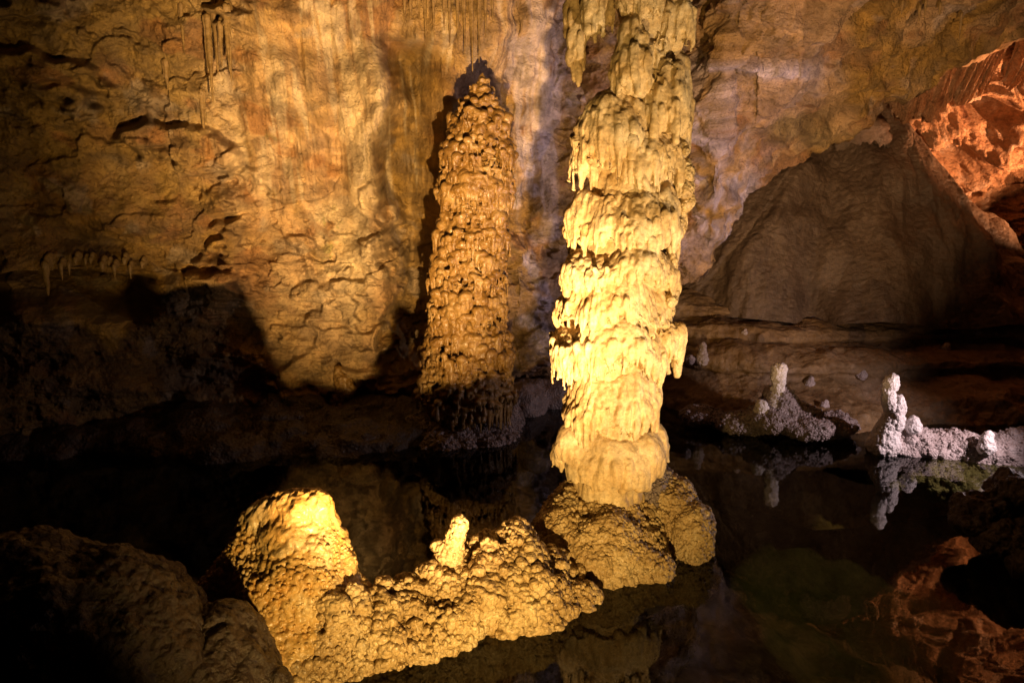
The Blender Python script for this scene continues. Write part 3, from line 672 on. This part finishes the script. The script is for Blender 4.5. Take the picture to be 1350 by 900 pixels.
# dark shelf along the back shore
def shelf():
    L = Lump(); r = random.Random(21)
    for k in range(60):
        px = r.uniform(-60, 600); w0 = W(px, np.interp(px, [-60, 200, 420, 600], [600, 600, 592, 588])); y = w0[1]+r.uniform(0.05, 1.1); h = .04+.26*(y-w0[1])
        L.ell((w0[0]*y/w0[1], y, -.15+h*.5), (r.uniform(.35, .7), r.uniform(.3, .5), r.uniform(.2, .34)+h*.4), 20)
    V, Q = L.skin(.04, 2); V = rough(V, Q, lambda v: .16*fbm(v, 1.8, 4, 621), lambda v: .05*popcorn(v, 7, 2), lambda v: .02*fbm(v, 9, 3, 4))
    tag(obj('rock_shelf', V, Q, M_dark, base=(-2.5, 7.6, 0)), 'dark crusted rock shelf along the far shore, left of the amber stalagmite foot', 'rock')
    L = Lump()
    for px, py, Y, s in [(700, 508, 9.6, .35), (725, 500, 9.7, .38), (750, 498, 9.8, .4), (690, 525, 9.2, .3), (780, 500, 9.9, .4)]:
        p = P(px, py, Y); L.ell((p[0], Y, .05), (s*1.2, s, .36), 20)
    V, Q = L.skin(.03, 2); V = rough(V, Q, lambda v: .08*fbm(v, 2.4, 4, 623), lambda v: .045*popcorn(v, 9, 2))
    tag(obj('rock_shelf', V, Q, M_crust, base=(.5, 9.6, 0)), 'violet grey crusted rim at the waterline between the amber stalagmite and the cream column', 'rock')
shelf()

# ------------------------------------------------------------------ front ridge with its mound
def ridge():
    foot = W(560, 850)
    T = thing('rock_ridge', foot, 'foreground ridge of golden popcorn rock in the pool, steep mound at its left end', 'rock')
    # mound
    L = Lump(); Ym = 3.78
    top = P(398, 668, Ym)
    for px, py, dy, rr in [(398, 670, 0, (.13, .13, .10)), (418, 674, 0, (.10, .10, .10)), (410, 662, 0, (.10, .10, .07)), (374, 668, 0, (.12, .11, .09)), (350, 676, .02, (.10, .09, .07)), (329, 684, .03, (.06, .05, .045)),
                           (392, 715, -.03, (.24, .2, .22)), (420, 722, -.06, (.13, .17, .17)), (424, 690, 0, (.10, .12, .11)), (434, 722, -.02, (.115, .13, .13)), (444, 752, -.05, (.13, .14, .14)), (458, 785, -.08, (.14, .15, .14)), (352, 735, 0, (.19, .19, .18)), (436, 772, -.1, (.13, .16, .16)), (385, 790, -.14, (.36, .28, .32)),
                           (318, 785, -.02, (.20, .2, .19)), (295, 830, -.06, (.26, .26, .26)), (370, 870, -.25, (.44, .3, .4)), (292, 812, .0, (.17, .2, .17)), (272, 830, .0, (.20, .2, .18)), (300, 900, -.2, (.34, .3, .34)), (380, 980, -.2, (.6, .5, .5))]:
        L.ell(P(px, py, Ym+dy), rr, 24)
    L.chain([P(345, 678, Ym), P(372, 668, Ym), P(418, 666, Ym)], [.075, .10, .10]); L.chain([P(345, 690, Ym), P(330, 730, Ym), P(300, 785, Ym-.03), P(275, 835, Ym-.05)], [.09, .13, .17, .2])
    V, Q = L.skin(.02, 9, 1)
    V = rough(V, Q, lambda v: .05*fbm(v, (4.2, 4.2, 3), 4, 701), lambda v: .030*fbm(v, (20, 20, 8), 4, 703, True), lambda v: .022*popcorn(v, 30, 5)*smooth(-.10, .2, fbm(v, 2.5, 2, 9)+.55*(.55-v[:, 2])))
    V = rough(V, Q, lambda v: .012*popcorn(v, 40, 6)*smooth(.95, .5, v[:, 2])); V, Q = studded(V, Q, 1500, .008, .024, 7, lambda v, n: (v[:, 2] > -.05) & (fbm(v, 2.2, 2, 44)+.5*(.42-v[:, 2]) > .02)); obj('mound', V, Q, M_mound, T)
    # spine
    L = Lump()
    sp = [(470, 812, .14), (505, 806, .14), (540, 790, .145), (575, 776, .15), (610, 772, .165), (650, 755, .21), (685, 745, .23), (715, 757, .19), (745, 762, .14)]
    pts = []
    for px, py, rr in sp:
        Yc = np.interp(px, [440, 520, 625, 700, 770], [3.62, 3.78, 4.05, 4.25, 4.45]); p = P(px, py, Yc); pts.append(p); L.ell(p, (rr*1.05, rr, rr), 22)
        L.ell((p[0]+.02, p[1]-.16, p[2]*.45-.06), (rr*1.25, rr*1.15, rr*1.3), 22); L.ell((p[0], p[1], -.4), (rr*1.5, rr*1.6, .45), 22)
    L.chain(pts, [s[2]*.85 for s in sp])
    for px, py, rr in [(430, 860, .22), (400, 900, .26), (480, 850, .17), (520, 836, .15), (570, 815, .13), (620, 800, .12), (665, 788, .14), (350, 900, .3), (450, 815, .13)]:
        Yc = np.interp(px, [340, 440, 520, 625, 700], [3.4, 3.52, 3.66, 3.92, 4.1]); L.ell(P(px, py, Yc), (rr, rr*.9, rr), 22)
    for k in range(26):                       # sunken skirt
        t = k/25; px = 330+440*t; w0 = W(px, np.interp(px, [330, 440, 520, 625, 770], [900, 872, 850, 812, 765])); L.ell((w0[0], w0[1]+.12, -.42), (.26, .30, .38), 16)
    V, Q = L.skin(.0085, 4)
    V = rough(V, Q, lambda v: .15*fbm(v, 3.0, 4, 711)-.07*smooth(.07, 0, np.abs(fbm(v, 3.4, 3, 713))), lambda v: .04*popcorn(v, 12, 12)); V = rough(V, Q, lambda v: .022*popcorn(v, 25, 15)); V, Q = studded(V, Q, 3300, .009, .050, 6, lambda v, n: (v[:, 2] > -.1) & (n[:, 1] < .6) & (fbm(v, 2.6, 3, 715) > -.14), clump=4.5)
    obj('popcorn_spine', V, Q, M_popcorn, T)
    # knob stalagmite on the ridge
    L = Lump(); Yk = 4.02; r = random.Random(4)
    L.chain([P(592, 735, Yk), P(600, 716, Yk), P(603, 700, Yk), P(606, 690, Yk)], [.09, .058, .055, .045]); L.chain([P(590, 722, Yk), P(575, 718, Yk)], [.045, .028])
    V, Q = L.skin(.007, 2); V = rough(V, Q, lambda v: .022*fbm(v, 9, 3, 6), lambda v: .016*popcorn(v, 36, 3)); V = rough(V, Q, lambda v: .007*popcorn(v, 70, 4))
    f = P(595, 735, Yk)
    tag(obj('stalagmite', V, Q, M_popcorn, base=f), 'little knobbly golden stalagmite sticking up from the middle of the foreground ridge', 'stalagmite')
ridge()

# dim flowstone boulders in the lower left corner
def boulders():
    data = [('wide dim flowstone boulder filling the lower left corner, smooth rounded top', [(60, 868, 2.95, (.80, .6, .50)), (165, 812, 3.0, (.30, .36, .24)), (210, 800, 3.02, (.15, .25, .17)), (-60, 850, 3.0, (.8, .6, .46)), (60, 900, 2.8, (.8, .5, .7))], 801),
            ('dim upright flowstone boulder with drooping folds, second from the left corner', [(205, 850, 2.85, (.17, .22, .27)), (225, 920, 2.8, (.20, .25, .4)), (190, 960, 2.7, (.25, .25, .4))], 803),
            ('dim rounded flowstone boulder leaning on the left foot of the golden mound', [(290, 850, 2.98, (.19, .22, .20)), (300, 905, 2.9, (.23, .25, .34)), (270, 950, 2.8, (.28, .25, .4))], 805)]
    for label, bl, sd in data:
        L = Lump(); r = random.Random(sd)
        for px, py, Y, rr in bl:
            p = P(px, py, Y); L.ell(p, rr, 26)
            for k in range(14):
                a = math.pi*(1+r.random()); L.tear(p+np.array([rr[0]*.85*math.cos(a), rr[1]*.85*math.sin(a), r.uniform(-.3, .2)*rr[2]]), r.uniform(.04, .075), r.uniform(.2, .45), blunt=.7)
        V, Q = L.skin(.014, 4); V = rough(V, Q, lambda v: .10*fbm(v, (3.2, 3.2, 2.0), 4, sd), lambda v: .03*fbm(v, (9, 9, 4), 3, sd+1, True), lambda v: .012*popcorn(v, 24, sd)); V = rough(V, Q, lambda v: .006*fbm(v, 40, 2, 7))
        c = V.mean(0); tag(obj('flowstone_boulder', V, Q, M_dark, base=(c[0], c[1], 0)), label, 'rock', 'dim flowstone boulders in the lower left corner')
boulders()

# black rock at the right edge
L = Lump()
for px, py, Y, rr in [(1340, 650, 5.0, (.22, .22, .13)), (1300, 668, 4.95, (.17, .18, .09)), (1380, 660, 5.0, (.28, .26, .22)), (1285, 690, 4.85, (.10, .12, .06)), (1350, 715, 4.7, (.30, .26, .14)), (1400, 740, 4.5, (.36, .3, .16)), (1420, 690, 4.8, (.3, .3, .35))]: L.ell(P(px, py, Y), rr, 24)
V, Q = L.skin(.012, 2); V = rough(V, Q, lambda v: .12*fbm(v, 3.0, 4, 821, True), lambda v: .03*popcorn(v, 16, 5))
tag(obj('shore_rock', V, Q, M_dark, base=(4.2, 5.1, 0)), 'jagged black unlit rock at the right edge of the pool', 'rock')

# ------------------------------------------------------------------ pale growths of the right shore
def pale_arm():
    L = Lump(); Y = 7.35
    pts = [(1165, 592, .15, 7.45), (1205, 590, .20, 7.4), (1250, 596, .23, 7.3), (1300, 604, .26, 7.2), (1350, 606, .30, 7.15), (1420, 598, .40, 7.1), (1520, 590, .5, 7.0)]
    L.chain([P(a, b, y) for a, b, c, y in pts], [c for a, b, c, y in pts])
    L.chain([P(a, b, y)+np.array([0, -.1, -.3]) for a, b, c, y in pts], [c*1.1 for a, b, c, y in pts])
    V, Q = L.skin(.018, 3); V = rough(V, Q, lambda v: .08*fbm(v, 3, 4, 831), lambda v: .05*popcorn(v, 11, 5)); V = rough(V, Q, lambda v: .018*popcorn(v, 26, 6)); V, Q = studded(V, Q, 3500, .010, .030, 8, lambda v, n: v[:, 2] > -.1)
    tag(obj('crusted_ridge', V, Q, M_pink, base=(5, 7.3, 0)), 'pinkish grey crusted ridge running from the tall white stalagmite to the right edge', 'rock')
    L = Lump()
    for px, py, y, rr in [(1062, 562, 7.9, (.34, .3, .12)), (1026, 535, 8.15, (.20, .25, .22)), (1015, 552, 8.0, (.30, .25, .14)), (1095, 560, 8.05, (.34, .3, .10)), (1045, 550, 8.1, (.34, .3, .15)), (975, 556, 8.2, (.32, .3, .09)), (930, 548, 8.5, (.3, .3, .08))]: L.ell(P(px, py, y), rr, 22)
    V, Q = L.skin(.018, 3); V = rough(V, Q, lambda v: .06*fbm(v, 3, 4, 833), lambda v: .045*popcorn(v, 11, 5)); V = rough(V, Q, lambda v: .02*popcorn(v, 26, 6)); V, Q = studded(V, Q, 1800, .010, .035, 9, lambda v, n: v[:, 2] > -.1)
    tag(obj('crusted_mound', V, Q, M_crust, base=(3.5, 8.1, 0)), 'grey popcorn covered mound at the waterline below the smaller white stalagmite', 'rock')
pale_arm()
def stalag(label, pts, Y, mat, vox=.011, am=.02, kn=.02, group=None, name='stalagmite', sc=22):
    L = Lump(); q = [P(a, b, Y) for a, b, c in pts]; L.chain(q, [c for a, b, c in pts]); V, Q = L.skin(vox, 2)
    V = rough(V, Q, lambda v: am*fbm(v, 7, 3, 6), lambda v: kn*popcorn(v, sc, 3)); V = rough(V, Q, lambda v: kn*.4*popcorn(v, sc*2.1, 4))
    return tag(obj(name, V, Q, mat, base=q[0]), label, 'stalagmite', group)
stalag('tallest bright white stalagmite on the right shore, thin crown on a double trunk', [(1165, 585, .17), (1170, 565, .12), (1178, 545, .085), (1174, 530, .085), (1171, 516, .065), (1176, 504, .07), (1177, 500, .055)], 7.35, M_white)
stalag('short white shoulder stalagmite fused to the right of the tallest white one', [(1180, 560, .08), (1184, 545, .07), (1186, 531, .055), (1186, 526, .045)], 7.3, M_white)
stalag('smaller white stalagmite with a round head on the grey mound', [(1022, 535, .12), (1025, 520, .075), (1026, 508, .06), (1026, 498, .085), (1027, 488, .09)], 8.05, M_white)
stalag('stubby white knob left of the round headed white stalagmite', [(1003, 545, .09), (1004, 535, .07)], 7.95, M_white, name='calcite_knob')
stalag('white knob on the crusted ridge close to the right edge', [(1300, 590, .08), (1300, 580, .055), (1304, 574, .04)], 6.95, M_white, name='calcite_knob')
stalag('low white knob right behind the tallest white stalagmite', [(1204, 562, .08), (1205, 555, .05)], 7.3, M_white, name='calcite_knob')
for px, py, s, lab in [(982, 436, .045, 'tiny white knob on the second ledge of the brown bank, right of the cream column'), (1066, 502, .07, 'flat pale knob on the bank, right of the round headed white stalagmite'),
                       (1087, 532, .06, 'lone pale knob between the two white stalagmites'), (950, 384, .03, 'tiniest pale knob on the top ledge right of the cream column'),
                       (1137, 497, .07, 'flattened pale knob on the bank, up and left of the tallest white stalagmite'), (1247, 458, .06, 'pale knob high on the bank, directly under the dome'),
                       (1233, 421, .045, 'small pale knob on the top ledge, left of two others'), (1310, 416, .05, 'rightmost pale knob on the top ledge of the bank'), (1287, 437, .05, 'pale knob on the bank near the right edge, middle one of the top three')]:
    b = bank_at(px, py); L = Lump(); L.ell(b, (s*1.2, s, s), 12); L.ell(b+np.array([s*.3, 0, s*.6]), (s*.7, s*.7, s*.8), 12); V, Q = L.skin(.008, 1)
    V = rough(V, Q, lambda v: .02*fbm(v, 14, 3, 6)); tag(obj('calcite_knob', V, Q, M_pink, base=b), lab, 'stalagmite', 'small calcite knobs on the right bank')
b = bank_at(926, 472); L = Lump(); L.chain([b, b+np.array([0, 0, .1]), b+np.array([0, 0, .22])], [.09, .055, .04]); L.ell(b+np.array([-.18, 0, 0]), .07, 12); V, Q = L.skin(.009, 1)
V = rough(V, Q, lambda v: .02*popcorn(v, 20, 3)); tag(obj('stalagmite', V, Q, M_pink, base=b), 'small brownish stalagmite on the bank just right of the cream column', 'stalagmite')

# stalagmite and loose stones by the left wall
def left_things():
    b = wall_at(450, 540); Y = b[1]-.25
    stalag('small twisted yellow stalagmite against the wall, left of the amber one', [(449, 548, .15), (448, 532, .13), (456, 515, .11), (453, 503, .10), (446, 493, .06), (445, 486, .035)], Y, M_amber, .014, .03, .03)
    for px, py, s, lab in [(434, 553, .10, 'small dark stone on the shelf at the foot of the twisted stalagmite'), (445, 562, .11, 'small yellow stone in front of the dark one, at the foot of the twisted stalagmite')]:
        p = P(px, py, Y-.25); L = Lump(); L.ell(p, (s, s*.8, s*.75), 14); V, Q = L.skin(.014, 2); V = rough(V, Q, lambda v: .05*fbm(v, 6, 3, int(px)))
        tag(obj('stone', V, Q, M_amber if px > 440 else M_dark, base=p), lab, 'stone')
left_things()

# ------------------------------------------------------------------ stalactites
r = random.Random(77)
def stalactite(px, py, lpx, wpx, label, group, mat, Y=None, off=.08, nd=1):
    w = wall_at(px, py); Yy = (w[1] if Y is None else Y)-off; p = P(px, py, Yy); ln = lpx/F*Yy; rd = wpx/2/F*Yy
    L = Lump(); L.tear(p, rd, ln, 9, blunt=.3); L.ell(p+np.array([0, rd*2.5, rd*.8]), (rd*1.2, rd*2.5, rd*2.6), 12)
    for k in range(nd): L.tear(p+np.array([r.uniform(-1.4, 1.4)*rd, 0, 0]), rd*.5, ln*r.uniform(.3, .6), 8)
    V, Q = L.skin(max(.006, rd*.22), 1); V = rough(V, Q, lambda v: rd*.35*fbm(v, 9, 3, 5)); tag(obj('stalactite', V, Q, mat, base=p), label, 'stalactite', group)
G1 = 'stalactites under the lip of the left wall'
stalactite(59, 348, 42, 9, 'longest stalactite under the lip of the left wall', G1, M_straw, off=.02, nd=2)
stalactite(80, 348, 22, 5, 'second stalactite from the longest one under the left lip, slim and pointed', G1, M_straw, off=.02)
stalactite(150, 350, 20, 5, 'thin stalactite last before the right end of the left lip', G1, M_straw, off=.02)
stalactite(171, 350, 18, 4, 'thin lone stalactite at the right end of the left lip', G1, M_straw, off=.02)
for px, l, wd in [(68, 13, 6), (90, 17, 5), (99, 8, 6), (112, 15, 4), (119, 8, 5), (134, 12, 6), (143, 7, 4), (163, 12, 5), (187, 8, 5)]:
    stalactite(px, 343+r.uniform(-3, 5), l, wd, 'short stub stalactite in the row under the lip of the left wall', G1, M_straw, off=.0, nd=2)
G2 = 'thin stalactites high on the back wall above the amber stalagmite'
for px, py, l in [(533, -8, 34), (541, -10, 52), (552, -6, 30), (560, -10, 62), (571, -6, 40), (585, -10, 44), (592, -12, 66), (603, -8, 60), (612, -10, 78), (622, -8, 96), (631, -10, 84), (640, -8, 52), (649, -10, 34)]:
    stalactite(px, py, l, 4.5, 'thin straw stalactite in the row at the top edge, above the amber stalagmite', G2, M_straw, off=.03)
G3 = 'thin ochre stalactites hanging down the upper left wall'
for px, py, l, wd in [(273, 22, 105, 7), (281, 0, 90, 6), (289, 30, 52, 5), (297, 8, 78, 7), (238, 5, 60, 5), (302, 60, 45, 5), (218, 80, 36, 6), (265, 120, 60, 6)]:
    stalactite(px, py, l, wd, 'thin ochre stalactite hanging down the crusted strip of the upper left wall', G3, M_straw, off=-.035, nd=3)
G4 = 'small stalactites on the roof above the alcove'
for px, py, l in [(1190, 2, 16), (1213, 8, 22), (1221, 0, 24), (1268, 18, 34), (1240, 5, 14)]:
    stalactite(px, py, l, 3.5, 'small dark stalactite on the roof at the upper right, above the alcove', G4, M_straw, off=.06, nd=0)
